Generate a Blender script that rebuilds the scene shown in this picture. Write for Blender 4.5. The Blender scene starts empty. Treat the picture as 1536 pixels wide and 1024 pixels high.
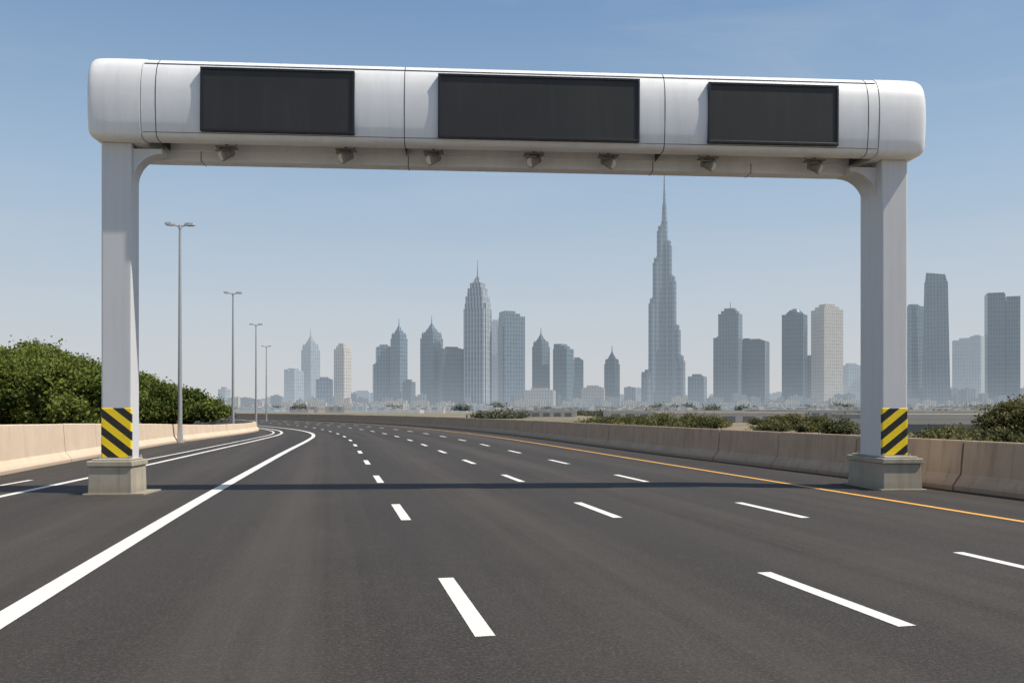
import bpy, bmesh, math, random
import numpy as np
from mathutils import Vector, Matrix, noise
random.seed(7); rng=np.random.default_rng(7)
scene=bpy.context.scene
scene.view_settings.view_transform='Standard'
scene.view_settings.look='None'
scene.view_settings.exposure=0
R=math.radians

# ------------------------------------------------------------ helpers
def link(o,parent=None):
    scene.collection.objects.link(o)
    if parent: o.parent=parent
    return o
def mesh_obj(name,verts,faces,mat=None,parent=None,smooth=False,uvs=None):
    me=bpy.data.meshes.new(name); me.from_pydata([tuple(v) for v in verts],[],faces); me.update()
    if uvs is not None:
        uvl=me.uv_layers.new(name="UVMap")
        for l in me.loops: uvl.data[l.index].uv=uvs[l.vertex_index]
    if mat: me.materials.append(mat)
    if smooth:
        for p in me.polygons: p.use_smooth=True
    return link(bpy.data.objects.new(name,me),parent)
def empty(name,loc=(0,0,0),rz=0):
    e=bpy.data.objects.new(name,None); e.location=loc; e.rotation_euler=(0,0,rz); e.empty_display_size=.2
    return link(e)
class MB:
    def __init__(s): s.v=[];s.f=[];s.m=[]
    def add(s,vs,fs,mi=0):
        b=len(s.v); s.v+= [tuple(v) for v in vs]; s.f+=[tuple(b+i for i in f) for f in fs]; s.m+=[mi]*len(fs)
    def box(s,x0,x1,y0,y1,z0,z1,mi=0,tx=1.0,ty=1.0):
        cx,cy=(x0+x1)/2,(y0+y1)/2
        vs=[(x0,y0,z0),(x1,y0,z0),(x1,y1,z0),(x0,y1,z0)]
        vs+=[(cx+(x-cx)*tx,cy+(y-cy)*ty,z1) for x,y,_ in vs]
        s.add(vs,[(3,2,1,0),(4,5,6,7),(0,1,5,4),(1,2,6,5),(2,3,7,6),(3,0,4,7)],mi)
    def cyl(s,cx,cy,z0,z1,r0,r1,n=12,mi=0,sy=1.0):
        vs=[];
        for z,r in((z0,r0),(z1,r1)):
            for i in range(n):
                a=2*math.pi*i/n; vs.append((cx+r*math.cos(a),cy+r*sy*math.sin(a),z))
        fs=[tuple(reversed(range(n))),tuple(range(n,2*n))]
        fs+=[(i,(i+1)%n,n+(i+1)%n,n+i) for i in range(n)]
        s.add(vs,fs,mi)
    def tube(s,p0,p1,r0,r1,n=10,mi=0):
        p0=Vector(p0);p1=Vector(p1);d=(p1-p0).normalized()
        a=d.orthogonal().normalized();b=d.cross(a);vs=[]
        for p,r in((p0,r0),(p1,r1)):
            for i in range(n):
                t=2*math.pi*i/n; vs.append(p+a*r*math.cos(t)+b*r*math.sin(t))
        fs=[tuple(reversed(range(n))),tuple(range(n,2*n))]+[(i,(i+1)%n,n+(i+1)%n,n+i) for i in range(n)]
        s.add(vs,fs,mi)
    def obj(s,name,mats,parent=None,bevel=0,smooth=False,segs=2):
        me=bpy.data.meshes.new(name); me.from_pydata(s.v,[],s.f); me.update()
        for m in (mats if isinstance(mats,list) else [mats]): me.materials.append(m)
        for p,mi in zip(me.polygons,s.m): p.material_index=mi; p.use_smooth=smooth
        bm=bmesh.new();bm.from_mesh(me);bmesh.ops.recalc_face_normals(bm,faces=bm.faces);bm.to_mesh(me);bm.free()
        o=link(bpy.data.objects.new(name,me),parent)
        if bevel:
            m=o.modifiers.new('bevel','BEVEL');m.width=bevel;m.segments=segs;m.limit_method='ANGLE';m.angle_limit=R(35)
        return o

# ------------------------------------------------------------ materials
class NT:
    def __init__(s,name):
        s.mat=bpy.data.materials.new(name); s.mat.use_nodes=True; s.t=s.mat.node_tree; s.t.nodes.clear()
        s.out=s.t.nodes.new('ShaderNodeOutputMaterial')
    def n(s,typ,**kw):
        nd=s.t.nodes.new(typ)
        for k,v in kw.items(): setattr(nd,k,v)
        return nd
    def L(s,a,b): s.t.links.new(a,b)
    def set(s,sock,v):
        if isinstance(v,bpy.types.NodeSocket): s.L(v,sock)
        else: sock.default_value=v
    def math(s,op,a,b=0.0,c=None,clamp=False):
        nd=s.n('ShaderNodeMath',operation=op,use_clamp=clamp); s.set(nd.inputs[0],a); s.set(nd.inputs[1],b)
        if c is not None: s.set(nd.inputs[2],c)
        return nd.outputs[0]
    def noise(s,vec,scale,detail=3,rough=.55,mscale=None):
        if mscale is not None:
            mp=s.n('ShaderNodeMapping'); mp.inputs['Scale'].default_value=mscale; s.L(vec,mp.inputs[0]); vec=mp.outputs[0]
        nd=s.n('ShaderNodeTexNoise'); s.L(vec,nd.inputs['Vector']); nd.inputs['Scale'].default_value=scale
        nd.inputs['Detail'].default_value=detail; nd.inputs['Roughness'].default_value=rough
        return nd.outputs['Fac']
    def ramp(s,fac,stops):
        nd=s.n('ShaderNodeValToRGB'); s.L(fac,nd.inputs[0]); cr=nd.color_ramp
        while len(cr.elements)<len(stops): cr.elements.new(.5)
        for e,(p,c) in zip(cr.elements,stops):
            e.position=p; e.color=(*c,1) if not isinstance(c,(int,float)) else (c,c,c,1)
        return nd.outputs[0]
    def mix(s,fac,a,b,blend='MIX'):
        nd=s.n('ShaderNodeMix',data_type='RGBA',blend_type=blend)
        s.set(nd.inputs[0],fac)
        for sock,v in((nd.inputs[6],a),(nd.inputs[7],b)):
            if isinstance(v,tuple) and len(v)==3: v=(*v,1)
            s.set(sock,v)
        return nd.outputs[2]
    def bsdf(s,col,rough=.6,metal=0,spec=.5,bump=None,bstr=.3,bdist=.01):
        p=s.n('ShaderNodeBsdfPrincipled')
        if isinstance(col,tuple) and len(col)==3: col=(*col,1)
        s.set(p.inputs['Base Color'],col); s.set(p.inputs['Roughness'],rough); s.set(p.inputs['Metallic'],metal)
        p.inputs['Specular IOR Level'].default_value=spec
        if bump is not None:
            b=s.n('ShaderNodeBump'); b.inputs['Strength'].default_value=bstr; b.inputs['Distance'].default_value=bdist
            s.L(bump,b.inputs['Height']); s.L(b.outputs[0],p.inputs['Normal'])
        return p
    def done(s,p): s.L(p.outputs[0],s.out.inputs[0]); return s.mat
    def co(s,k='Object'): return s.n('ShaderNodeTexCoord').outputs[k]
    def pos(s): return s.n('ShaderNodeNewGeometry').outputs['Position']

HAZE=(0.50,0.565,0.62,1)  # airlight colour, mixed into far materials as emission
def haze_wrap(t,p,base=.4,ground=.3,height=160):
    """paints aerial haze into the material as emission: denser near the ground"""
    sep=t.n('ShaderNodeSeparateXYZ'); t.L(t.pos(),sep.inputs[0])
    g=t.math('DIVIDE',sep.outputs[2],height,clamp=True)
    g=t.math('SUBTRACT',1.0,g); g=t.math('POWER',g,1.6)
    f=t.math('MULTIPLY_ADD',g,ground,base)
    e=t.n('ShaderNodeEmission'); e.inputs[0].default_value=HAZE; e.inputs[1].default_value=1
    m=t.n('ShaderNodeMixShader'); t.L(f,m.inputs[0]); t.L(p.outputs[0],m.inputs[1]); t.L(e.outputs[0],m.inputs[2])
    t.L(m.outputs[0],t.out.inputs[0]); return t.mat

def mat_asphalt():
    t=NT('asphalt'); uv=t.co('UV'); ps=t.pos()
    big=t.noise(ps,.22,5,.6); streak=t.noise(uv,1,5,.6,(1.1,.022,1)); streak2=t.noise(uv,1,3,.6,(6,.05,1))
    fine=t.noise(ps,30,4,.8); grit=t.noise(ps,110,2,.6); med=t.noise(ps,5,5,.75)
    c=t.mix(t.ramp(streak,[(.36,0),(.64,1)]),(.030,.026,.0235),(.066,.058,.051))
    c=t.mix(t.math('MULTIPLY',t.ramp(streak2,[(.45,0),(.7,1)]),.25),c,(.080,.071,.062))
    c=t.mix(t.math('MULTIPLY',t.ramp(big,[(.4,0),(.65,1)]),.4),c,(.074,.066,.058))
    sep=t.n('ShaderNodeSeparateXYZ'); t.L(uv,sep.inputs[0])
    w=t.math('SINE',t.math('MULTIPLY_ADD',sep.outputs[0],2*math.pi/3.35,-.7))
    w=t.math('MULTIPLY_ADD',w,.5,.5)
    c=t.mix(t.math('MULTIPLY',w,.62),c,(.026,.023,.021))
    c=t.mix(t.math('MULTIPLY',t.ramp(fine,[(.47,0),(.70,1)]),.6),c,(.13,.118,.104))
    c=t.mix(t.math('MULTIPLY',t.ramp(grit,[(.32,1),(.5,0)]),.6),c,(.012,.011,.011))
    c=t.mix(t.math('MULTIPLY',t.ramp(med,[(.52,0),(.8,1)]),.35),c,(.10,.09,.08))
    c=t.mix(t.math('MULTIPLY',t.ramp(med,[(.2,1),(.42,0)]),.4),c,(.02,.018,.017))
    h=t.math('ADD',t.math('MULTIPLY',fine,.6),grit)
    return t.done(t.bsdf(c,t.math('MULTIPLY_ADD',w,-.06,.80),spec=.25,bump=h,bstr=.7,bdist=.007))
def mat_paint(name,col,wear=.4):
    t=NT(name); ps=t.pos(); n=t.noise(ps,30,5,.8); n2=t.noise(ps,3,4)
    c=t.mix(t.math('MULTIPLY',t.ramp(n,[(.52,0),(.72,1)]),wear),col,(.14,.13,.12))
    c=t.mix(t.math('MULTIPLY',n2,.3),c,tuple(x*.6 for x in col))
    return t.done(t.bsdf(c,.7,bump=n,bstr=.2))
def mat_concrete(name,a,b,stain=.5):
    t=NT(name); ps=t.pos(); n=t.noise(ps,1.2,5,.6); v=t.noise(ps,1,4,.6,(5,5,.35)); f=t.noise(ps,60,3,.6)
    c=t.mix(t.ramp(n,[(.3,0),(.7,1)]),a,b)
    c=t.mix(t.math('MULTIPLY',t.ramp(v,[(.5,0),(.75,1)]),stain),c,tuple(x*.55 for x in a))
    c=t.mix(t.math('MULTIPLY',t.ramp(f,[(.5,0),(.7,1)]),.2),c,tuple(x*.6 for x in a))
    sep=t.n('ShaderNodeSeparateXYZ'); t.L(ps,sep.inputs[0])
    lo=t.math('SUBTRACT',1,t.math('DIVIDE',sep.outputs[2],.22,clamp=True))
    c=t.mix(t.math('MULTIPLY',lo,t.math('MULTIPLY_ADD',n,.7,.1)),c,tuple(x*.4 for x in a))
    return t.done(t.bsdf(c,.88,spec=.25,bump=f,bstr=.35,bdist=.004))
def mat_whitemetal(name,col,dirt=.35,rough=.38):
    t=NT(name); ob=t.co(); n=t.noise(ob,.9,4); v=t.noise(ob,1,4,.65,(6,6,.35)); f=t.noise(ob,25,3)
    c=t.mix(t.math('MULTIPLY',t.ramp(v,[(.48,0),(.8,1)]),dirt),col,(.42,.40,.37))
    c=t.mix(t.math('MULTIPLY',t.ramp(n,[(.4,0),(.7,1)]),.2),c,(.55,.56,.57))
    return t.done(t.bsdf(c,t.math('MULTIPLY_ADD',f,.15,rough),spec=.5,bump=n,bstr=.05,bdist=.03))
def mat_plain(name,col,rough=.5,metal=0,spec=.5,var=.25):
    t=NT(name); n=t.noise(t.co(),4,4)
    c=t.mix(t.math('MULTIPLY',n,var),col,tuple(x*.5 for x in col))
    return t.done(t.bsdf(c,rough,metal,spec))
def mat_screen():
    t=NT('dark_led_display'); ob=t.co(); n=t.noise(ob,.8,4); v=t.noise(ob,1,4,.6,(5,5,.5))
    c=t.mix(n,(.026,.026,.026),(.046,.044,.042)); c=t.mix(t.math('MULTIPLY',t.ramp(v,[(.5,0),(.8,1)]),.2),c,(.08,.075,.07))
    return t.done(t.bsdf(c,.45,spec=.35))
def mat_hazard(name,sgn,width):
    t=NT(name); ob=t.co(); sep=t.n('ShaderNodeSeparateXYZ'); t.L(ob,sep.inputs[0])
    d=t.math('ADD',t.math('MULTIPLY',sep.outputs[0],sgn*.80),sep.outputs[2])
    f=t.math('FRACT',t.math('MULTIPLY',d,1/width)); g=t.math('GREATER_THAN',f,.50)
    n=t.noise(ob,8,4,.7)
    c=t.mix(g,(.98,.70,.01),(.015,.015,.016)); c=t.mix(t.math('MULTIPLY',t.ramp(n,[(.55,0),(.8,1)]),.25),c,(.2,.18,.14))
    return t.done(t.bsdf(c,.45))
def mat_leaf(name,cols):
    t=NT(name); at=t.n('ShaderNodeAttribute',attribute_name='tone')
    n=t.noise(t.pos(),.7,3)
    c=t.ramp(t.math('MULTIPLY_ADD',n,.5,t.math('MULTIPLY_ADD',at.outputs['Fac'],.75,-.08)),[(.1,cols[0]),(.5,cols[1]),(.9,cols[2])])
    p=t.bsdf(c,.8,spec=.12)
    tr=t.n('ShaderNodeBsdfTranslucent'); t.L(c,tr.inputs[0])
    m=t.n('ShaderNodeMixShader'); m.inputs[0].default_value=.25; t.L(p.outputs[0],m.inputs[1]); t.L(tr.outputs[0],m.inputs[2])
    t.L(m.outputs[0],t.out.inputs[0]); return t.mat
def mat_ground():
    t=NT('dry_ground'); ps=t.pos(); n=t.noise(ps,.02,6,.6); n2=t.noise(ps,.6,5,.65); n3=t.noise(ps,9,4,.7)
    c=t.mix(t.ramp(n,[(.42,0),(.6,1)]),(.30,.235,.165),(.10,.115,.05))
    c=t.mix(t.math('MULTIPLY',n2,.7),c,(.17,.14,.09)); c=t.mix(t.math('MULTIPLY',t.ramp(n3,[(.5,0),(.7,1)]),.4),c,(.07,.08,.035))
    p=t.bsdf(c,.95,spec=.1,bump=n3,bstr=.5,bdist=.05)
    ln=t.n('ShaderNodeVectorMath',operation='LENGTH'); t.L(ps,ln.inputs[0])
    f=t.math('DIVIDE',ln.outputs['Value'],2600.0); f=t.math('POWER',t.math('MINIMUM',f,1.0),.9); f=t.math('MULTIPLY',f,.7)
    e=t.n('ShaderNodeEmission'); e.inputs[0].default_value=HAZE  # distance haze painted into the ground as a growing share of emission
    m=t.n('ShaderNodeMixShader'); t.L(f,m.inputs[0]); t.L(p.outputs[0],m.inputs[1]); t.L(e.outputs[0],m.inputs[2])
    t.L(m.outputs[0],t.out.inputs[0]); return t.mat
def mat_facade(name,wall,glass,px=8,pz=11,haze=.4,wx=.35,wz=.3,rough=.35,ground=.2):
    t=NT(name); ob=t.co(); sep=t.n('ShaderNodeSeparateXYZ'); t.L(ob,sep.inputs[0])
    a=t.math('ADD',sep.outputs[0],sep.outputs[1])
    gx=t.math('LESS_THAN',t.math('FRACT',t.math('DIVIDE',a,px)),wx)
    gz=t.math('LESS_THAN',t.math('FRACT',t.math('DIVIDE',sep.outputs[2],pz)),wz)
    g=t.math('MAXIMUM',t.math('MULTIPLY',gx,.8),t.math('MULTIPLY',gz,.65))
    n=t.noise(ob,.02,3,.6); 
    wn=t.n('ShaderNodeTexWhiteNoise'); sn=t.n('ShaderNodeVectorMath',operation='SNAP'); t.L(ob,sn.inputs[0]); sn.inputs[1].default_value=(px,px,pz)
    t.L(sn.outputs[0],wn.inputs[0])
    gl=t.mix(t.math('MULTIPLY',wn.outputs['Value'],.7),glass,tuple(min(1,x*2.8) for x in glass))
    c=t.mix(g,gl,wall); c=t.mix(t.math('MULTIPLY',n,.5),c,tuple(x*.6 for x in wall))
    oi=t.n('ShaderNodeObjectInfo'); hs=t.n('ShaderNodeHueSaturation'); t.L(c,hs.inputs['Color'])
    t.L(t.math('MULTIPLY_ADD',oi.outputs['Random'],.5,.75),hs.inputs['Value'])
    p=t.bsdf(hs.outputs[0],rough,spec=.5)
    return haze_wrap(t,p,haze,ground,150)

ASPH=mat_asphalt(); WHITE=mat_paint('white_road_paint',(.78,.76,.71),.5); ORANGE=mat_paint('orange_road_paint',(.80,.40,.07),.3)
CONL=mat_concrete('barrier_concrete',(.60,.475,.355),(.68,.55,.42),.2)
CONR=mat_concrete('barrier_concrete_shaded',(.47,.34,.235),(.55,.41,.29),.5)  # right barrier: same concrete, with its shade put into a darker colour
CONP=mat_concrete('plinth_concrete',(.36,.32,.25),(.44,.40,.32),.6)
BEAMM=mat_whitemetal('white_painted_metal',(.84,.85,.86),.2,.33)
POSTM=mat_whitemetal('grey_white_post_paint',(.64,.65,.66),.28,.45)
CARM=mat_whitemetal('carrier_beam_paint',(.80,.81,.83),.2,.5)
SEAM=mat_plain('panel_seam',(.06,.06,.065),.7)
SCR=mat_screen(); FRM=mat_plain('screen_frame_black',(.012,.013,.018),.4)
LAMPM=mat_plain('galvanised_steel',(.50,.50,.50),.45,.6)
FLOOD=mat_plain('floodlight_housing',(.26,.24,.22),.5,.2); GLS=mat_plain('floodlight_glass',(.75,.72,.65),.15)
JOINT=mat_plain('dark_joint_filler',(.07,.055,.045),.9)  # dark filler set in the joints between barrier segments

# ------------------------------------------------------------ road frame
U=(-.204,.979); V=(.979,.204)
def P(s,l,z=0): return (U[0]*s+V[0]*l, U[1]*s+V[1]*l, z)
def bend(s): return -max(0,s-45)**2/(2*350)
def ribbon(pts,w,z):
    vs=[]
    for s,l in pts:
        for k in(-.5,.5): vs.append(P(s,l+k*w,z))
    fs=[(2*i,2*i+1,2*i+3,2*i+2) for i in range(len(pts)-1)]
    return vs,fs
def interp(tab,s):
    xs=[a for a,_ in tab]
    if s<=xs[0]: return tab[0][1]
    if s>=xs[-1]: return tab[-1][1]
    i=max(k for k in range(len(xs)) if xs[k]<=s); i=min(i,len(tab)-2)
    x0,y0=tab[i];x1,y1=tab[i+1]
    m=lambda k:(tab[min(k+1,len(tab)-1)][1]-tab[max(k-1,0)][1])/(tab[min(k+1,len(tab)-1)][0]-tab[max(k-1,0)][0])
    h=x1-x0;t=(s-x0)/h
    return (2*t**3-3*t**2+1)*y0+(t**3-2*t**2+t)*h*m(i)+(-2*t**3+3*t**2)*y1+(t**3-t**2)*h*m(i+1)

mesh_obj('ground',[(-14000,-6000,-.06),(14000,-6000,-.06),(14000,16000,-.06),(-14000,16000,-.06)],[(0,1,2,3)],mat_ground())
vs=[];uv=[];fs=[];S=[-25+5*i for i in range(75)]
ls=[-11,-6,0,5,10,14.2]
for s in S:
    for l in ls: vs.append(P(s,l+bend(s),0)); uv.append((l,s))
k=len(ls)
for i in range(len(S)-1):
    for j in range(k-1): fs.append((i*k+j,i*k+j+1,(i+1)*k+j+1,(i+1)*k+j))
mesh_obj('road',vs,fs,ASPH,uvs=uv)

lines=MB(); 
def addrib(mb,pts,w,z=.004,mi=0):
    v,f=ribbon(pts,w,z); mb.add(v,f,mi)
TL=[(-20,-3.2),(7,-2.8),(17,-2.62),(28,-2.3),(40,-1.9),(52,-1.42),(61,-1.22),(69,-1.5),(78,-2.5),(88,-4.3),(105,-8.2),(130,-14.5),(170,-27)]
TA=[(-20,-10.2),(0,-8.5),(16,-7.1),(28,-6.1),(42,-5.15),(55,-4.3),(65,-3.8),(72,-3.9),(80,-4.7),(90,-6.6),(110,-12),(150,-23)]
TBn=[(22,-7.85),(32,-6.75),(45,-5.75),(57,-4.9),(66,-4.4),(73,-4.6),(80,-5.4),(90,-7.3),(110,-12.8)]
addrib(lines,[(s,interp(TL,s)) for s in np.arange(-20,165,1.5)],.25)
addrib(lines,[(s,interp(TA,s)) for s in np.arange(-20,150,1.5)],.19)
for a,b in((22,25.5),(29,108)): addrib(lines,[(s,interp(TBn,s)) for s in np.arange(a,b,1.2)],.14)
for off,start,first in((1.2,6.8,None),(4.7,6.4,None),(7.77,13.2,(7.0,9.6))):
    if first: addrib(lines,[(first[0],off),(first[1],off)],.15)
    for kk in range(-3,24):
        a=start+7.45*kk
        if first and kk<0: continue
        addrib(lines,[(s,off+bend(s)) for s in (a,a+.8,a+1.6,a+2.45)],.165)
lines.obj('lane_markings',WHITE)
ol=MB(); addrib(ol,[(s,10.95+bend(s)) for s in np.arange(-20,320,2)],.15); ol.obj('edge_line',ORANGE)

# ------------------------------------------------------------ barriers
def barrier(name,fl,s0,s1,side,mat,hf,seg=3.9):
    mb=MB()
    s=s0
    while s<s1:
        ring=[]
        sub=[s+.02,s+seg*.33,s+seg*.66,s+seg-.02]
        jit=random.uniform(-.012,.012); jh=random.uniform(-.008,.008)
        for q in sub:
            h=hf(q)+jh; l0=fl(q)+jit
            prof=[(0,-.03),(0,.10),(.20,.36),(.27,h-.03),(.29,h),(.47,h),(.49,h-.03),(.58,.36),(.78,.10),(.78,-.03)]
            ring.append([P(q,l0+side*a,z) for a,z in prof])
        n=len(ring[0]); vsx=[p for r in ring for p in r]; f=[]
        for i in range(len(ring)-1):
            for j in range(n): f.append((i*n+j,i*n+(j+1)%n,(i+1)*n+(j+1)%n,(i+1)*n+j))
        f.append(tuple(range(n))); f.append(tuple(reversed(range((len(ring)-1)*n,len(ring)*n))))
        mb.add(vsx,f,0)
        q0,q1=s-.016,s+.016; h=hf(s)-.04
        w=[]
        for q in(q0,q1):
            for a,z in((.06,0),(.24,.36),(.30,h),(.46,h),(.54,.36),(.7,0)): w.append(P(q,fl(s)+side*a,z))
        mb.add(w,[(0,1,2,3,4,5),(11,10,9,8,7,6)]+[(j,j+1,j+7,j+6) for j in range(5)],1)
        s+=seg
    return mb.obj(name,[mat,JOINT])
TB=[(-20,-9.5),(10,-9.25),(22,-9.0),(33,-8.85),(48,-8.5),(60,-7.4),(72,-6.3),(80,-6.3),(88,-7.3),(100,-10),(120,-16),(150,-26)]
HL=[(0,1.5),(24,1.42),(45,1.15),(60,.85),(80,.75),(150,.75)]
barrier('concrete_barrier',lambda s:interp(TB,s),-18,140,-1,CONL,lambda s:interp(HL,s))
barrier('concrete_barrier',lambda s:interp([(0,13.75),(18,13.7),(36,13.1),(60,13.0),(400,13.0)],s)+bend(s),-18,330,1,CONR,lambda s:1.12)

# ------------------------------------------------------------ gantry
G=empty('overhead_sign_gantry',(-8.88,18.3,0),R(3.43))
LEN=18.05; BZ=7.58
prof=[(.16,0.0),(.06,.035),(.015,.11),(-.02,.35),(-.045,.7),(-.045,1.0),(-.02,1.25),(.04,1.46),(.13,1.61),(.26,1.71),(.42,1.765),(.62,1.78),(.82,1.75),(.98,1.66),(1.06,1.5),(1.08,1.2),(1.08,.25),(1.04,.08),(.98,0),(.90,0),(.90,.3),(.36,.3),(.36,0)]
prof=[(y,z*1.02) for y,z in prof]
def loft(name,secs,mat,pr=prof,smooth=True,off=0,cap=True,parent=G):
    n=len(pr); vs=[]
    cy,cz=.5,.91
    for x,sc in secs:
        for y,z in pr:
            dy,dz=y-cy,z-cz; L=math.hypot(dy,dz)
            vs.append((x,cy+dy*sc+off*dy/L,cz+dz*sc+off*dz/L))
    fs=[]
    for i in range(len(secs)-1):
        for j in range(n): fs.append((i*n+j,(i+1)*n+j,(i+1)*n+(j+1)%n,i*n+(j+1)%n))
    if cap: fs.append(tuple(range(n))); fs.append(tuple(reversed(range((len(secs)-1)*n,len(secs)*n))))
    o=mesh_obj(name,vs,fs,mat,parent)
    bm=bmesh.new();bm.from_mesh(o.data);bmesh.ops.recalc_face_normals(bm,faces=bm.faces);bm.to_mesh(o.data);bm.free()
    if smooth:
        for p in o.data.polygons: p.use_smooth=len(p.vertices)==4
        o.data.set_sharp_from_angle(angle=R(40))
    o.location=(0,0,BZ); o.rotation_euler=(0,.0047,0)
    return o
def seat(o): o.location=(0,0,BZ); o.rotation_euler=(0,.0047,0); return o
loft('sign_beam_shell',[(1.03,1)]+[(x,1) for x in np.linspace(2,16.5,9)]+[(LEN-.98,1)],BEAMM)
solid=prof[:19]
capc=[(-.105,.70),(-.10,.86),(-.085,.925),(-.06,.96),(-.02,.985),(.05,1.0),(.2,1.01),(.5,1.015),(1.01,1.015)]
loft('end_cap_1',capc,BEAMM,pr=solid)
capd=[(-.155,.66),(-.145,.82),(-.12,.90),(-.08,.95),(-.02,.98),(.06,1.0),(.2,1.01),(.5,1.015),(.96,1.015)]
loft('end_cap_2',[(LEN-x,k) for x,k in reversed(capd)],BEAMM,pr=solid)
for i,x in enumerate((1.33,6.57,12.25,LEN-1.22)):
    loft('panel_seam_%d'%(i+1),[(x-.009,1),(x+.009,1)],SEAM,pr=prof[:19],off=.003,smooth=False)
def strip(name,y,z,hh,mat,x0=1.05,x1=LEN-1.0):
    mb=MB(); mb.box(x0,x1,y-.004,y+.03,z,z+hh); seat(mb.obj(name,mat,G))
strip('upper_seam',.10,1.61,.010,SEAM); strip('lower_seam',.009,.118,.010,SEAM)
for i,(x0,x1,z0,z1) in enumerate(((2.27,5.51,.145,1.50),(7.29,11.68,.12,1.50),(13.2,16.13,.145,1.475))):
    fr=MB(); t=.055; y0,y1=-.10,.10
    fr.box(x0,x1,y0,y1,z0,z0+t);fr.box(x0,x1,y0,y1,z1-t,z1);fr.box(x0,x0+t,y0,y1,z0+t,z1-t);fr.box(x1-t,x1,y0,y1,z0+t,z1-t)
    seat(fr.obj('screen_frame_%d'%(i+1),FRM,G,bevel=.008))
    sc=MB(); sc.box(x0+t,x1-t,-.078,.09,z0+t,z1-t); seat(sc.obj('display_screen_%d'%(i+1),SCR,G))
rb=MB(); rb.box(.72,17.4,.93,1.33,-.22,.28); 
seat(rb.obj('rear_carrier_beam',CARM,G,bevel=.04))
rj=MB()
for x in (2.0,6.6,12.2,14.5): rj.box(x-.008,x+.008,.926,1.334,-.223,.2)
seat(rj.obj('carrier_beam_joint',SEAM,G))
ur=MB()
for x in np.arange(1.6,17,1.25): ur.box(x-.03,x+.03,.37,.925,.23,.30)
ur.tube((1.2,.5,.2),(16.9,.5,.2),.025,.025); ur.tube((1.2,.82,.16),(16.9,.82,.16),.018,.018)
seat(ur.obj('soffit_ribs',CARM,G))
for nm,a,b,sg in(('end_bracket_1',.72,1.35,1),('end_bracket_2',17.38,16.75,-1)):
    mb=MB(); vs=[(a,.30,-.02),(a,1.2,-.24),(b+.0*sg,1.2,-.24),(a+.12*sg,.30,-.02),(a,.30,.2),(a,1.2,.2),(b,1.2,.2),(a+.12*sg,.30,.2)]
    mb.add(vs,[(0,1,2,3),(4,5,6,7),(0,1,5,4),(1,2,6,5),(2,3,7,6),(3,0,4,7)])
    o=mb.obj(nm,POSTM,G,bevel=.03); o.location=(0,0,BZ)
for i,x in enumerate((2.66,5.25,7.18,9.42,11.1,13.38,15.85)):
    mb=MB(); k_=(-1)**(i//4)
    mb.box(x-.22,x+.22,.44,.68,.03,.06); mb.box(x-.03,x+.03,.52,.58,.05,.33)
    mb.box(x-.145,x-.125,.47,.62,-.14,.03); mb.box(x+.125,x+.145,.47,.62,-.14,.03)
    mb.tube((x+.13*k_,.60,-.05),(x-.03*k_,.48,-.13),.07,.115,14)
    mb.tube((x-.03*k_,.48,-.13),(x-.08*k_,.435,-.165),.115,.13,14); mb.tube((x-.08*k_,.435,-.165),(x-.082*k_,.432,-.167),.10,.10,14,1)
    mb.box(x-.20,x+.02,.33,.44,-.075,-.062)
    mb.tube((x+.1*k_,.62,0),(x+.24*k_,.70,.24),.012,.012,6)
    o=mb.obj('floodlight_%d'%(i+1),[FLOOD,GLS],G,bevel=.006); o.location=(0,0,BZ-.06-.0047*x)
posts=((.06,.70,.34,.80,1),(17.33,17.93,.34,1.42,-1))
for i,(x0,x1,y0,y1,sg) in enumerate(posts):
    mb=MB(); mb.box(x0,x1,y0,y1,.70,BZ-.01-.0047*x0); o=mb.obj('post_%d'%(i+1),POSTM,G,bevel=.035,segs=3)
    xi=x1 if sg>0 else x0; ztop=BZ-.22-.0047*xi+.1; r=.62; yy0,yy1=max(y0+.04,.6),min(y1-.03,1.30)
    if sg>0: yy0,yy1=.42,.77
    arc=[(xi-.05*sg,ztop),(xi-.05*sg,ztop-r-.1)]+[(xi+sg*(r-r*math.cos(a)),ztop-.1-r+r*math.sin(a)) for a in np.linspace(0,math.pi/2,12)]+[(xi+sg*r,ztop)]
    n=len(arc); vs=[(x,yy0,z) for x,z in arc]+[(x,yy1,z) for x,z in arc]
    fs=[tuple(range(n)),tuple(reversed(range(n,2*n)))]+[(j,(j+1)%n,n+(j+1)%n,n+j) for j in range(n)]
    hm=MB(); hm.add(vs,fs); hm.obj('haunch_%d'%(i+1),POSTM,G)
    if sg>0:
        cb=MB(); cb.box(x0+.1,x1+.5,.79,1.3,ztop-.1,ztop+.35); cb.obj('beam_seat_1',POSTM,G,bevel=.03)
    hz=MB(); hz.box(x0-.004,x1+.004,y0-.008,y0+.07,.77,1.86)
    hz.obj('hazard_band_%d'%(i+1),mat_hazard('hazard_stripes_%d'%(i+1),sg,.38),G,bevel=.03,segs=3)
    pb=MB(); px0,px1,py0,py1=((-.12,.80,.08,.98) if i==0 else (17.22,18.12,.06,1.85))
    pb.box(px0,px1,py0,py1,-.02,.60,tx=.97,ty=.97); pb.box(px0-.02,px1+.02,py0-.02,py1+.02,.60,.72); pb.box(px0+.06,px1-.06,py0+.06,py1-.06,.72,.76)
    pb.obj('plinth_%d'%(i+1),CONP,G,bevel=.025)
    sl=MB(); sl.box(px0-.08,px1+(.28 if i==0 else .08),py0-.06,py1+.1,-.02,.035); sl.obj('footing_slab_%d'%(i+1),CONP,G,bevel=.01)
    bl=MB()
    for bx in(x0+.0,x1):
        for by in(y0-.07,y1+.07): bl.cyl(bx,by,.76,.82,.03,.03,8)
    bl.obj('anchor_bolts_%d'%(i+1),LAMPM,G)

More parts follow.
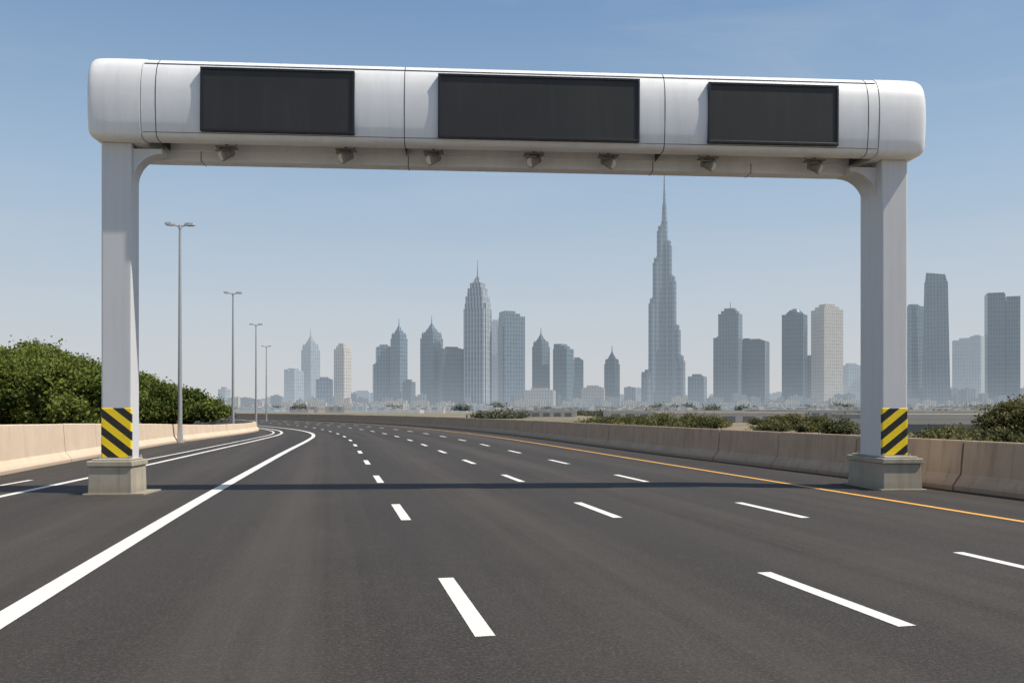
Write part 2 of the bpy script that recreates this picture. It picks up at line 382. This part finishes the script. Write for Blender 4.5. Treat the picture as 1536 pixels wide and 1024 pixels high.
# ------------------------------------------------------------ street lamps
def street_lamp(x,y,h,rot):
    mb=MB(); mb.cyl(0,0,-.05,.5,.17,.15,14); mb.cyl(0,0,.5,h-.15,.13,.065,14)
    mb.box(-.22,.22,-.22,.22,-.05,.03)
    mb.cyl(0,0,h-.2,h+.02,.09,.08,12)
    for sg in(-1,1):
        mb.tube((0,0,h-.08),(sg*.35,0,h+.03),.04,.035,8)
        x0,x1=(.25,.80)
        vs=[]
        for xx,w,t0,t1 in((x0,.09,-.03,.07),(.45,.15,-.06,.11),(.72,.15,-.04,.10),(x1,.06,.0,.06)):
            for yy,zz in((-w,t0),(w,t0),(w*.8,t1),(-w*.8,t1)): vs.append((sg*xx,yy,h+.04+zz))
        fs=[(0,1,2,3),(15,14,13,12)]
        for i in range(3):
            for j in range(4): fs.append((i*4+j,i*4+(j+1)%4,(i+1)*4+(j+1)%4,(i+1)*4+j))
        mb.add(vs,fs)
    o=mb.obj('street_lamp',LAMPM); o.location=(x,y,0); o.rotation_euler=(0,0,rot)
for x,y in((-18.35,47.9),(-24.4,75.8),(-30.6,103.6),(-39.4,139)): street_lamp(x,y,12.0,R(8))

# ------------------------------------------------------------ foliage
def foliage(name,lumps,mat,leaf=.16,dens=90,trunk=None):
    V_=[];T_=[]
    for (x,y,z,rx,ry,rz) in lumps:
        area=(rx*ry+rx*rz+ry*rz)*4
        ncl=int(area*dens/14)+6; lt=rng.normal()*.16
        d=rng.normal(size=(ncl,3)); d/=np.linalg.norm(d,axis=1)[:,None]; d[:,2]=np.abs(d[:,2])*1.0-.25*rng.random(ncl)
        d[:,1]=np.where(rng.random(ncl)<.6,-np.abs(d[:,1]),d[:,1])
        rad=.70+.36*rng.random(ncl)
        bumps=np.array([noise.noise(Vector((a[0]*2.6+x,a[1]*2.6+y,a[2]*2.6+z))) for a in d])
        rad=rad*(1+.50*bumps)
        cc=np.stack([x+d[:,0]*rx*rad,y+d[:,1]*ry*rad,z+d[:,2]*rz*rad],1)
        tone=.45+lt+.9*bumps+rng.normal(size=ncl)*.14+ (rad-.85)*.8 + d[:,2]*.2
        m=14; cs=leaf*1.9
        c=np.repeat(cc,m,0)+rng.normal(size=(ncl*m,3))*cs*np.array([1,1,.75])
        tn=np.repeat(tone,m)+rng.normal(size=ncl*m)*.10
        n=len(c)
        a=rng.normal(size=(n,3)); a/=np.linalg.norm(a,axis=1)[:,None]
        b=np.cross(a,rng.normal(size=(n,3))); b/=np.linalg.norm(b,axis=1)[:,None]
        sz=(leaf*(.5+.7*rng.random(n)))[:,None]
        q=np.stack([c-a*sz,c+b*sz*.6,c+a*sz,c-b*sz*.6],1).reshape(-1,3)
        V_.append(q);T_.append(np.repeat(tn,4))
    Vv=np.concatenate(V_);Tt=np.concatenate(T_)
    keep=Vv.reshape(-1,4,3)[:,:,2].min(1)>-.02
    Vv=Vv.reshape(-1,4,3)[keep].reshape(-1,3);Tt=Tt.reshape(-1,4)[keep].reshape(-1)
    nb=len(Vv)//4
    bm=bmesh.new()
    for (x,y,z,rx,ry,rz) in lumps:
        r=bmesh.ops.create_icosphere(bm,subdivisions=2,radius=1)
        for v in r['verts']:
            k=.68*(1+.5*noise.noise(v.co*2.2+Vector((x,y,z))))
            v.co=Vector((x+v.co.x*rx*k,y+v.co.y*ry*k,max(-.05,z+v.co.z*rz*k)))
    bm.verts.index_update()
    cv=[tuple(v.co) for v in bm.verts]; cf=[[v.index for v in f.verts] for f in bm.faces]; bm.free()
    me=bpy.data.meshes.new(name)
    nv=len(Vv)
    tb=MB()
    if trunk:
        for (x,y,z,rx,ry,rz) in lumps:
            tb.tube((x,y,-.1),(x+.1*rx,y,z),.05*rz+.05,.05,7)
            for q in range(4):
                a=random.uniform(0,6.28); tb.tube((x,y,z*.4),(x+math.cos(a)*rx*.6,y+math.sin(a)*ry*.6,z+rz*.4),.05,.02,5)
    faces=[(4*i,4*i+1,4*i+2,4*i+3) for i in range(nb)]+[tuple(nv+i for i in f) for f in cf]+[tuple(nv+len(cv)+i for i in f) for f in tb.f]
    allv=[tuple(v) for v in Vv]+cv+tb.v
    me.from_pydata(allv,[],faces)
    at=me.attributes.new('tone','FLOAT','POINT')
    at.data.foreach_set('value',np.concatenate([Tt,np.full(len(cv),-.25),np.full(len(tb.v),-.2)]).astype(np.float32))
    me.materials.append(mat)
    return link(bpy.data.objects.new(name,me))
LEAF=mat_leaf('broadleaf_foliage',((.018,.030,.007),(.070,.098,.018),(.16,.19,.042)))
LEAF2=mat_leaf('dry_shrub_foliage',((.030,.034,.015),(.085,.092,.035),(.19,.18,.075)))
def Hn(x,y):
    a=x/y
    t=[(-.75,.076),(-.59,.073),(-.55,.074),(-.52,.066),(-.475,.048),(-.43,.040),(-.40,.030),(-.37,.023),(-.35,.015),(-.33,.004),(-.3,0)]
    k=interp(t,a); return 1.8+k*y
L=[]
for y,n in((40,9),(50,11),(62,13)):
    for i in range(n):
        x=-y*.70+ (i+random.random())*(y*.70-y*.43)/n; yy=y+random.uniform(-3,3); H=Hn(x,yy)*random.uniform(.82,1.05)
        r=min(2.0,H*.38)*random.uniform(.65,1.15)
        L.append((x,yy,H-r*1.0,r*1.15,r*1.1,r))
        for q in range(2):
            r2=r*random.uniform(.35,.55); L.append((x+random.uniform(-1,1)*r,yy-random.uniform(.2,1)*r,H-r*random.uniform(.5,1.5),r2*1.2,r2,r2))
        if y<60: L.append((x+random.uniform(-1,1),yy-random.uniform(.5,1.8),max(1.4,H*.42),r*1.0,r*.9,H*.34))
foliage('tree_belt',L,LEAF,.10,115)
L=[]
for y,n in((82,14),(104,17),(135,20)):
    for i in range(n):
        x=-y*.56+(i+random.random())*(y*.56-y*.335)/n; yy=y+random.uniform(-5,5); H=Hn(x,yy)*random.uniform(.84,1.05)
        if x/yy>-.325: continue
        r=min(2.8,H*.40)*random.uniform(.7,1.2)
        L.append((x,yy,H-r,r*1.2,r*1.1,r)); L.append((x,yy-1.5,max(1.3,H*.35),r*1.2,r,H*.33))
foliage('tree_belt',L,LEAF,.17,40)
L=[]
for i in range(85):
    y=random.uniform(58,125); a=random.uniform(.08,.43); H=random.uniform(.6,1.5)
    if .235<a<.275 : continue
    if a<.17: H*=.7
    if a*y< -.204*y+15.5*1.04: continue
    L.append((a*y,y,H*.35,random.uniform(.8,1.9),random.uniform(.8,1.4),H*.62))
for i in range(22):
    y=random.uniform(36,52); a=random.uniform(.42,.60); H=random.uniform(.45,1.05)
    L.append((a*y,y,H*.35,random.uniform(.6,1.2),random.uniform(.6,1.1),H*.6))
foliage('scrub_hedge',L,LEAF2,.10,70)
foliage('roadside_tree',[(26.6,46,1.5,1.2,1.1,.85),(25.8,46.5,1.1,.9,1.0,.7),(27.8,46,1.3,1.1,1.1,.8),(26.5,46,.6,1.3,1.3,.7)],LEAF2,.09,140,trunk=True)
foliage('roadside_tree',[(31.5,52,1.6,1.5,1.3,1.1),(33,53,1.4,1.5,1.3,1.0)],LEAF2,.09,130,trunk=True)
L=[]
for i in range(120):
    y=random.uniform(190,480); x=random.uniform(-.03,.70)*y
    L.append((x,y,.2,random.uniform(1.5,6),2,random.uniform(.4,1.4)))
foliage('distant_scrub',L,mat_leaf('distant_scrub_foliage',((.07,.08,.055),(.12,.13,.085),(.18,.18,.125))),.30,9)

# ------------------------------------------------------------ low structures right of the road
def mat_wall(name,col,haze):
    t=NT(name); n=t.noise(t.pos(),.3,4); p=t.bsdf(t.mix(n,col,tuple(x*.65 for x in col)),.85)
    e=t.n('ShaderNodeEmission'); e.inputs[0].default_value=HAZE  # flat share of haze glow painted into the wall material
    m=t.n('ShaderNodeMixShader'); m.inputs[0].default_value=haze; t.L(p.outputs[0],m.inputs[1]); t.L(e.outputs[0],m.inputs[2]); t.L(m.outputs[0],t.out.inputs[0]); return t.mat
WH=mat_wall('pale_render',(.55,.49,.42),.12); RF=mat_wall('dark_opening',(.13,.11,.10),.10); 
def shed(x0,x1,y0,y1,h):
    mb=MB(); mb.box(x0,x1,y0,y1,-.05,h,0); mb.box(x0-.3,x1+.3,y0-.3,y1+.3,h,h+.18,0)
    n=int((x1-x0)/3)
    for i in range(n):
        a=x0+.6+i*3; mb.box(a,a+1.9,y0-.04,y0+.05,.0,h*.66,1)
    mb.obj('low_shed',[WH,RF])
shed(22,44,130,140,1.35); shed(66,110,150,162,1.5); shed(20,48,180,190,1.6); shed(60,120,210,225,1.7); shed(-10,18,240,250,1.6)
ob_=MB(); x0,x1,yb=27,100,67
ob_.box(x0,x1,yb,yb+7,.72,1.12,0); ob_.box(x0,x1,yb-.15,yb+.1,1.12,1.45,0); ob_.box(x0,x1,yb+6.9,yb+7.15,1.12,1.45,0)
ob_.box(x0,x1,yb-.2,yb+7.2,1.45,1.52,0)
for i in range(9): ob_.box(x0+1+i*8.5,x0+1.9+i*8.5,yb+.6,yb+6.2,-.05,.72,0)
ob_.box(x0,x1,yb+6.3,yb+6.6,-.05,.72,1)
ob_.obj('low_overpass',[WH,RF])

# ------------------------------------------------------------ city
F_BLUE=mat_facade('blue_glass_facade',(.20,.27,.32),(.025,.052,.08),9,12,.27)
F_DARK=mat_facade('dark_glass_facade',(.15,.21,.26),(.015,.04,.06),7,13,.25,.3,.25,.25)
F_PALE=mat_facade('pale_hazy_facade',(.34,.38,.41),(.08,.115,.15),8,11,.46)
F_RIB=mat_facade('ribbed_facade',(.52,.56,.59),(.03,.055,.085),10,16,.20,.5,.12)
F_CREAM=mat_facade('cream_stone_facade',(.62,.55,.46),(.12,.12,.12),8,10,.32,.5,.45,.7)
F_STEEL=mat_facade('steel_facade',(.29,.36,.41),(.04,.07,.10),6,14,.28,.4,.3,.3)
Y0=2600.0
def place(mb,name,X,mat,dy=0,rot=0):
    o=mb.obj(name,mat); o.location=(X*(1+dy/Y0),Y0+dy,0); o.rotation_euler=(0,0,R(rot)); return o
def fit(w,rot,asp=.8):
    a=abs(R(rot)); return w/(math.cos(a)+asp*math.sin(a))
def body(mb,w,d,z0,z1,ribs=0,bands=0,cx=0,cy=0):
    mb.box(cx-w/2,cx+w/2,cy-d/2,cy+d/2,z0,z1)
    if ribs:
        rw=w/ribs*.28
        for i in range(ribs+1):
            x=cx-w/2+i*w/ribs; mb.box(x-rw/2,x+rw/2,cy-d/2-1.6,cy+d/2+1.6,z0,z1+1)
        nd=max(2,int(ribs*d/w))
        for i in range(nd+1):
            y=cy-d/2+i*d/nd; mb.box(cx-w/2-1.6,cx+w/2+1.6,y-rw/2,y+rw/2,z0,z1+.6)
    for i in range(bands):
        z=z0+(z1-z0)*(i+1)/(bands+1); mb.box(cx-w/2-1.1,cx+w/2+1.1,cy-d/2-1.1,cy+d/2+1.1,z,z+4)
rr_=random.Random(3)
def turn(rot): return rot*rr_.choice((-2.1,-2.4,-1.8,1.2))
def box_tower(X,w,h,mat,dy=0,rot=18,wing=None,roof='flat',ribs=4,bands=2,name='glass_skyscraper',antenna=0,asp=.8):
    rot=turn(rot)
    mb=MB(); w=fit(w,rot,asp); d=w*asp
    body(mb,w,d,0,h,ribs,bands)
    if roof=='flat':
        mb.box(-w/2-.8,w/2+.8,-d/2-.8,d/2+.8,h+1,h+4); mb.box(-w*.3,w*.25,-d*.25,d*.3,h+4,h+11); mb.box(w*.1,w*.38,-d*.3,d*.0,h+4,h+7)
    elif roof=='step':
        mb.box(-w*.40,w*.40,-d*.40,d*.40,h+1,h+10); mb.box(-w*.27,w*.27,-d*.27,d*.27,h+10,h+18)
    elif roof=='notch':
        mb.box(-w/2,w*.05,-d/2,d/2,h+1,h+16); mb.box(w*.05,w*.3,-d/2+3,d/2-3,h+1,h+9)
    elif roof=='round':
        mb.cyl(0,0,h+1,h+8,w*.44,w*.40,20,sy=asp); mb.cyl(0,0,h+8,h+15,w*.36,w*.26,20,sy=asp); mb.cyl(0,0,h+15,h+20,w*.2,w*.06,16,sy=asp)
    if wing:
        wx,ww,wh=wing; body(mb,ww,d*.8,0,wh,2,1,cx=wx,cy=-2); mb.box(wx-ww*.3,wx+ww*.3,-d*.2,d*.2,wh+1,wh+5)
    if antenna: mb.cyl(0,0,h,antenna,1.8,.7,8)
    mb.box(-w*.60,w*.60,-d*.62,d*.62,0,12)
    return place(mb,name,X,mat,dy,rot)
def spire_tower(X,w,h,top,mat,dy=0,rot=20,ribs=4,name='spired_skyscraper',slim=1.0):
    rot=turn(rot)
    mb=MB(); w=fit(w,rot,.95); d=w*.95; H=top-h
    body(mb,w,d,0,h-H*.25,ribs,2); body(mb,w*.86,d*.86,h-H*.25,h,3,0)
    z=h
    for f,k in((.70,.12),(.54,.12)):
        mb.box(-w*f/2,w*f/2,-d*f/2,d*f/2,z,z+H*k); z+=H*k
    mb.box(-w*.22,w*.22,-d*.22,d*.22,z,z+H*.36,tx=.12,ty=.12); z+=H*.34
    mb.cyl(0,0,z,top,1.8,.6,8)
    for sx in(-1,1):
        for sy in(-1,1): mb.box(sx*w*.40-2,sx*w*.40+2,sy*d*.40-2,sy*d*.40+2,h,h+H*.14,tx=.2,ty=.2)
    mb.box(-w*.60,w*.60,-d*.60,d*.60,0,12)
    return place(mb,name,X,mat,dy,rot)
box_tower(-863,34,66,F_PALE,200,10)
box_tower(-654,56,118,F_PALE,60,15,wing=(-16,16,126)); spire_tower(-604,52,200,254,F_PALE,90,18)
box_tower(-563,54,90,F_BLUE,0,12); box_tower(-508,48,186,F_CREAM,30,15,roof='step',name='stone_apartment_tower')
box_tower(-448,60,50,F_PALE,20,5); box_tower(-384,50,190,F_BLUE,40,14,wing=(-21,20,140))
spire_tower(-339,46,228,278,F_BLUE,10,18); box_tower(-309,34,82,F_BLUE,-30,10)
spire_tower(-241,64,232,288,F_BLUE,30,14,5); box_tower(-180,76,180,F_DARK,0,12,ribs=6)
mb=MB(); w=62;d=54
body(mb,w,d,0,300,7,0); body(mb,w*.86,d*.86,300,338,6,0); body(mb,w*.70,d*.70,338,362,5,0); body(mb,w*.52,d*.52,362,378,4,0); mb.box(-w*.2,w*.2,-d*.2,d*.2,378,400,tx=.25,ty=.25); mb.cyl(0,0,398,448,2.2,.7,8)
for sx in(-1,1):
    mb.box(sx*w*.5-5,sx*w*.5+5,-d*.3,d*.3,0,318,tx=.8); mb.box(sx*w*.38-3,sx*w*.38+3,-d*.35,d*.35,300,352,tx=.3)
mb.box(-w*.7,w*.7,-d*.7,d*.7,0,14)
place(mb,'ribbed_crown_skyscraper',-103,F_RIB,-20,-24)
box_tower(-50,30,268,F_PALE,60,10,ribs=3); box_tower(-1,76,280,F_BLUE,0,16,roof='notch',ribs=6,wing=(-26,20,250))
spire_tower(87,50,206,254,F_BLUE,40,18); box_tower(84,90,56,F_CREAM,-60,5,ribs=9,bands=3,name='cream_office_block',asp=.5)
box_tower(154,58,184,F_DARK,0,15,roof='notch'); box_tower(196,32,150,F_BLUE,20,12,ribs=3)
box_tower(244,68,64,F_CREAM,-40,6,ribs=7,name='cream_office_block',asp=.5); spire_tower(300,44,150,196,F_DARK,0,15)
mb=MB()
def lobe(cx,cy,r,z1,z0=0):
    mb.cyl(cx,cy,z0,z1,r,r*.97,14); mb.cyl(cx,cy,z1,z1+5,r*.6,r*.5,12)
    for a in range(0,360,60): 
        mb.box(cx+r*math.cos(R(a))-.9,cx+r*math.cos(R(a))+.9,cy+r*math.sin(R(a))-.9,cy+r*math.sin(R(a))+.9,z0,z1+2)
mb.cyl(0,0,0,560,13,9.5,18); mb.cyl(0,0,560,610,8,6,14); mb.cyl(0,0,610,650,4.6,3.2,12); mb.cyl(0,0,650,712,2.6,1.2,8)
for ang,zz in((200,[545,450,330,110]),(325,[500,395,250,160]),(85,[440,380,220,140])):
    for i,z in enumerate(zz):
        rr=8+i*14.0; lobe(rr*math.cos(R(ang)),rr*math.sin(R(ang)),11-.4*i,z)
        mb.cyl((rr+6)*math.cos(R(ang)),(rr+6)*math.sin(R(ang)),0,z-14,10.5,10,12)
mb.cyl(0,0,0,12,66,64,24)
place(mb,'tiered_supertall_tower',457,F_STEEL,-30,0)
box_tower(410,40,112,F_BLUE,-10,14,ribs=3)
box_tower(556,56,98,F_BLUE,-20,12); box_tower(655,72,288,F_BLUE,0,16,roof='step',wing=(-33,22,218),ribs=5,antenna=326)
box_tower(729,88,205,F_DARK,20,14,wing=(-24,30,214),ribs=6); box_tower(848,76,286,F_DARK,0,18,roof='round',ribs=6)
box_tower(893,26,158,F_BLUE,40,10,ribs=3); box_tower(945,82,300,F_CREAM,0,18,ribs=5,bands=4,roof='step',name='stone_apartment_tower')
box_tower(1018,52,136,F_PALE,90,10); box_tower(1084,60,140,F_BLUE,40,14); box_tower(1205,50,315,F_BLUE,60,14)
mb=MB(); w=76;d=58
mb.box(-w/2,w/2,-d/2,d/2,0,380,tx=.80,ty=.85)
for i in range(6):
    x=-w/2+i*w/5
    mb.add([(x-1,-d/2-1.5,0),(x+1,-d/2-1.5,0),(x*.8+1,-d/2*.85-1.5,382),(x*.8-1,-d/2*.85-1.5,382),(x-1,-d/2+1,0),(x+1,-d/2+1,0),(x*.8+1,-d/2*.85+1,382),(x*.8-1,-d/2*.85+1,382)],[(0,1,2,3),(4,5,6,7),(0,1,5,4),(1,2,6,5),(2,3,7,6),(3,0,4,7)])
for z in range(40,380,34):
    k=1-.2*z/380; k2=1-.15*z/380; mb.box(-w/2*k-.8,w/2*k+.8,-d/2*k2-.8,d/2*k2+.8,z,z+3)
ww,dd=w*.8,d*.85
mb.add([(-ww/2,-dd/2,380),(ww/2,-dd/2,380),(ww/2,dd/2,380),(-ww/2,dd/2,380),(-ww/2+4,-dd/2,412),(ww/2-6,-dd/2,404),(ww/2-6,dd/2,398),(-ww/2+4,dd/2,412)],[(0,1,2,3),(4,5,6,7),(0,1,5,4),(1,2,6,5),(2,3,7,6),(3,0,4,7)])
mb.box(-w*.6,w*.6,-d*.6,d*.6,0,14)
place(mb,'tapered_skyscraper',1272,F_BLUE,0,-26)
box_tower(1367,92,214,F_PALE,90,16,ribs=6,wing=(26,26,228))
mb=MB(); body(mb,44,42,0,348,4,0,cx=-22); body(mb,32,36,0,340,3,0,cx=25,cy=4); mb.box(-2,10,-14,16,0,325); mb.box(-44,0,-17,17,349,353)
place(mb,'twin_slab_skyscraper',1473,F_DARK,0,-18)
box_tower(1556,60,64,F_CREAM,0,8); box_tower(1660,70,240,F_BLUE,30,15); box_tower(1790,80,180,F_DARK,0,10); box_tower(1930,70,260,F_BLUE,0,15)
LOWC=mat_facade('low_rise_cream',(.62,.55,.47),(.07,.07,.07),7,5,.28,.45,.4,.8,.05)
LOWB=mat_facade('low_rise_blue_grey',(.36,.40,.43),(.05,.07,.09),8,6,.38,.4,.35,.6,.05)
LOWT=mat_facade('low_rise_ochre',(.46,.38,.30),(.05,.045,.04),6,4,.2,.45,.4,.8,.05)
for nm,yy,n,hm,mt,xa,xb in (('low_rise_district',2450,170,26,LOWC,-900,2100),('low_rise_district',2560,150,44,LOWB,-900,2100),('low_rise_district',2850,240,50,F_PALE,-1000,2200),('low_rise_district',1300,120,8,LOWC,-420,1150),('low_rise_district',1150,60,7,LOWB,-380,1050),('low_rise_district',700,80,4.0,LOWT,-160,640),('low_rise_district',560,36,3.4,LOWC,-100,480)):
    mb=MB()
    for i in range(n):
        x=random.uniform(xa,xb); w=random.uniform(14,46)*(1 if yy>1000 else .6); h=hm*random.uniform(.3,1.15)*(1 if random.random()<.8 else 1.4); y=random.uniform(-60,60); d=random.uniform(14,30)
        if x<-800 and hm>30: h*=.8
        mb.box(x-w/2,x+w/2,y-d/2,y+d/2,0,h); mb.box(x-w*.2,x+w*.1,y-d*.2,y+d*.2,h,h+random.uniform(.1,.3)*min(h,16))
    o=mb.obj(nm,mt); o.location=(0,yy,0)
L=[]
for i in range(110):
    y=random.uniform(900,2300); x=random.uniform(-.34,.70)*y; r=random.uniform(3,6)
    L.append((x,y,r*.6,r*2.2,r,r))
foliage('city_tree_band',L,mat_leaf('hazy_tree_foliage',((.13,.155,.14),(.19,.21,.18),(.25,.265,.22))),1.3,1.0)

# ------------------------------------------------------------ light
EL=57; AZ=101.0
sd=Vector((math.sin(R(AZ))*math.cos(R(EL)),math.cos(R(AZ))*math.cos(R(EL)),math.sin(R(EL))))
sl=bpy.data.lights.new('sun','SUN'); sl.energy=5.0; sl.angle=R(.53); sl.color=(1,.92,.80)
so=link(bpy.data.objects.new('sun',sl)); so.rotation_euler=(-sd).to_track_quat('-Z','Y').to_euler(); so.location=(40,-10,60)
w=bpy.data.worlds.new('World'); scene.world=w; w.use_nodes=True; nt=w.node_tree; nt.nodes.clear()
sky=nt.nodes.new('ShaderNodeTexSky'); sky.sky_type='NISHITA'; sky.sun_disc=False; sky.sun_elevation=R(EL); sky.sun_rotation=R(AZ)
sky.air_density=1.0; sky.dust_density=.9; sky.ozone_density=1.3; sky.altitude=0
def N(t): return nt.nodes.new(t)
tc=N('ShaderNodeTexCoord'); mp=N('ShaderNodeMapping'); mp.inputs['Scale'].default_value=(1.2,2.0,7); mp.inputs['Rotation'].default_value=(0,.18,.3)
nz=N('ShaderNodeTexNoise'); nz.inputs['Scale'].default_value=1.6; nz.inputs['Detail'].default_value=6; nz.inputs['Roughness'].default_value=.6; nz.inputs['Distortion'].default_value=.6
cr=N('ShaderNodeValToRGB'); cr.color_ramp.elements[0].position=.48; cr.color_ramp.elements[0].color=(0,0,0,1); cr.color_ramp.elements[1].position=.82; cr.color_ramp.elements[1].color=(.26,.26,.26,1)
mx=N('ShaderNodeMix'); mx.data_type='RGBA'; mx.inputs[7].default_value=(5.2,5.5,5.9,1)
sp=N('ShaderNodeSeparateXYZ'); hz=N('ShaderNodeValToRGB'); el=hz.color_ramp.elements
el[0].position=0; el[0].color=(.95,.95,.95,1); el[1].position=.85; el[1].color=(.0,.0,.0,1)
for p_,c_ in((.12,.90),(.25,.80),(.42,.55)):
    e_=el.new(p_); e_.color=(c_,c_,c_,1)
hc=N('ShaderNodeValToRGB'); ee=hc.color_ramp.elements; ee[0].position=0; ee[0].color=(.625,.625,.635,1); ee[1].position=.42; ee[1].color=(.225,.385,.61,1)
e_=ee.new(.10); e_.color=(.555,.61,.665,1); e_=ee.new(.24); e_.color=(.40,.53,.675,1)
sc_=N('ShaderNodeVectorMath'); sc_.operation='SCALE'; sc_.inputs['Scale'].default_value=1/.115
hm_=N('ShaderNodeMix'); hm_.data_type='RGBA'
bg=N('ShaderNodeBackground'); bg.inputs[1].default_value=.115; ow=N('ShaderNodeOutputWorld')
Lk=nt.links.new
Lk(tc.outputs['Generated'],sp.inputs[0]); Lk(sp.outputs[2],hz.inputs[0]); Lk(sp.outputs[2],hc.inputs[0]); Lk(hc.outputs[0],sc_.inputs[0])
Lk(hz.outputs[0],hm_.inputs[0]); Lk(sky.outputs[0],hm_.inputs[6]); Lk(sc_.outputs[0],hm_.inputs[7])
Lk(tc.outputs['Generated'],mp.inputs[0]);Lk(mp.outputs[0],nz.inputs['Vector']);Lk(nz.outputs['Fac'],cr.inputs[0]);Lk(cr.outputs[0],mx.inputs[0])
Lk(hm_.outputs[2],mx.inputs[6]);Lk(mx.outputs[2],bg.inputs[0]);Lk(bg.outputs[0],ow.inputs[0])

# ------------------------------------------------------------ camera
cam=bpy.data.cameras.new('camera'); cam.sensor_width=36; cam.lens=36*1300/1536; cam.shift_y=(615-512)/1536; cam.clip_start=.1; cam.clip_end=40000
co=link(bpy.data.objects.new('camera',cam)); co.location=(0,0,1.8); co.rotation_euler=(R(90),0,0); scene.camera=co
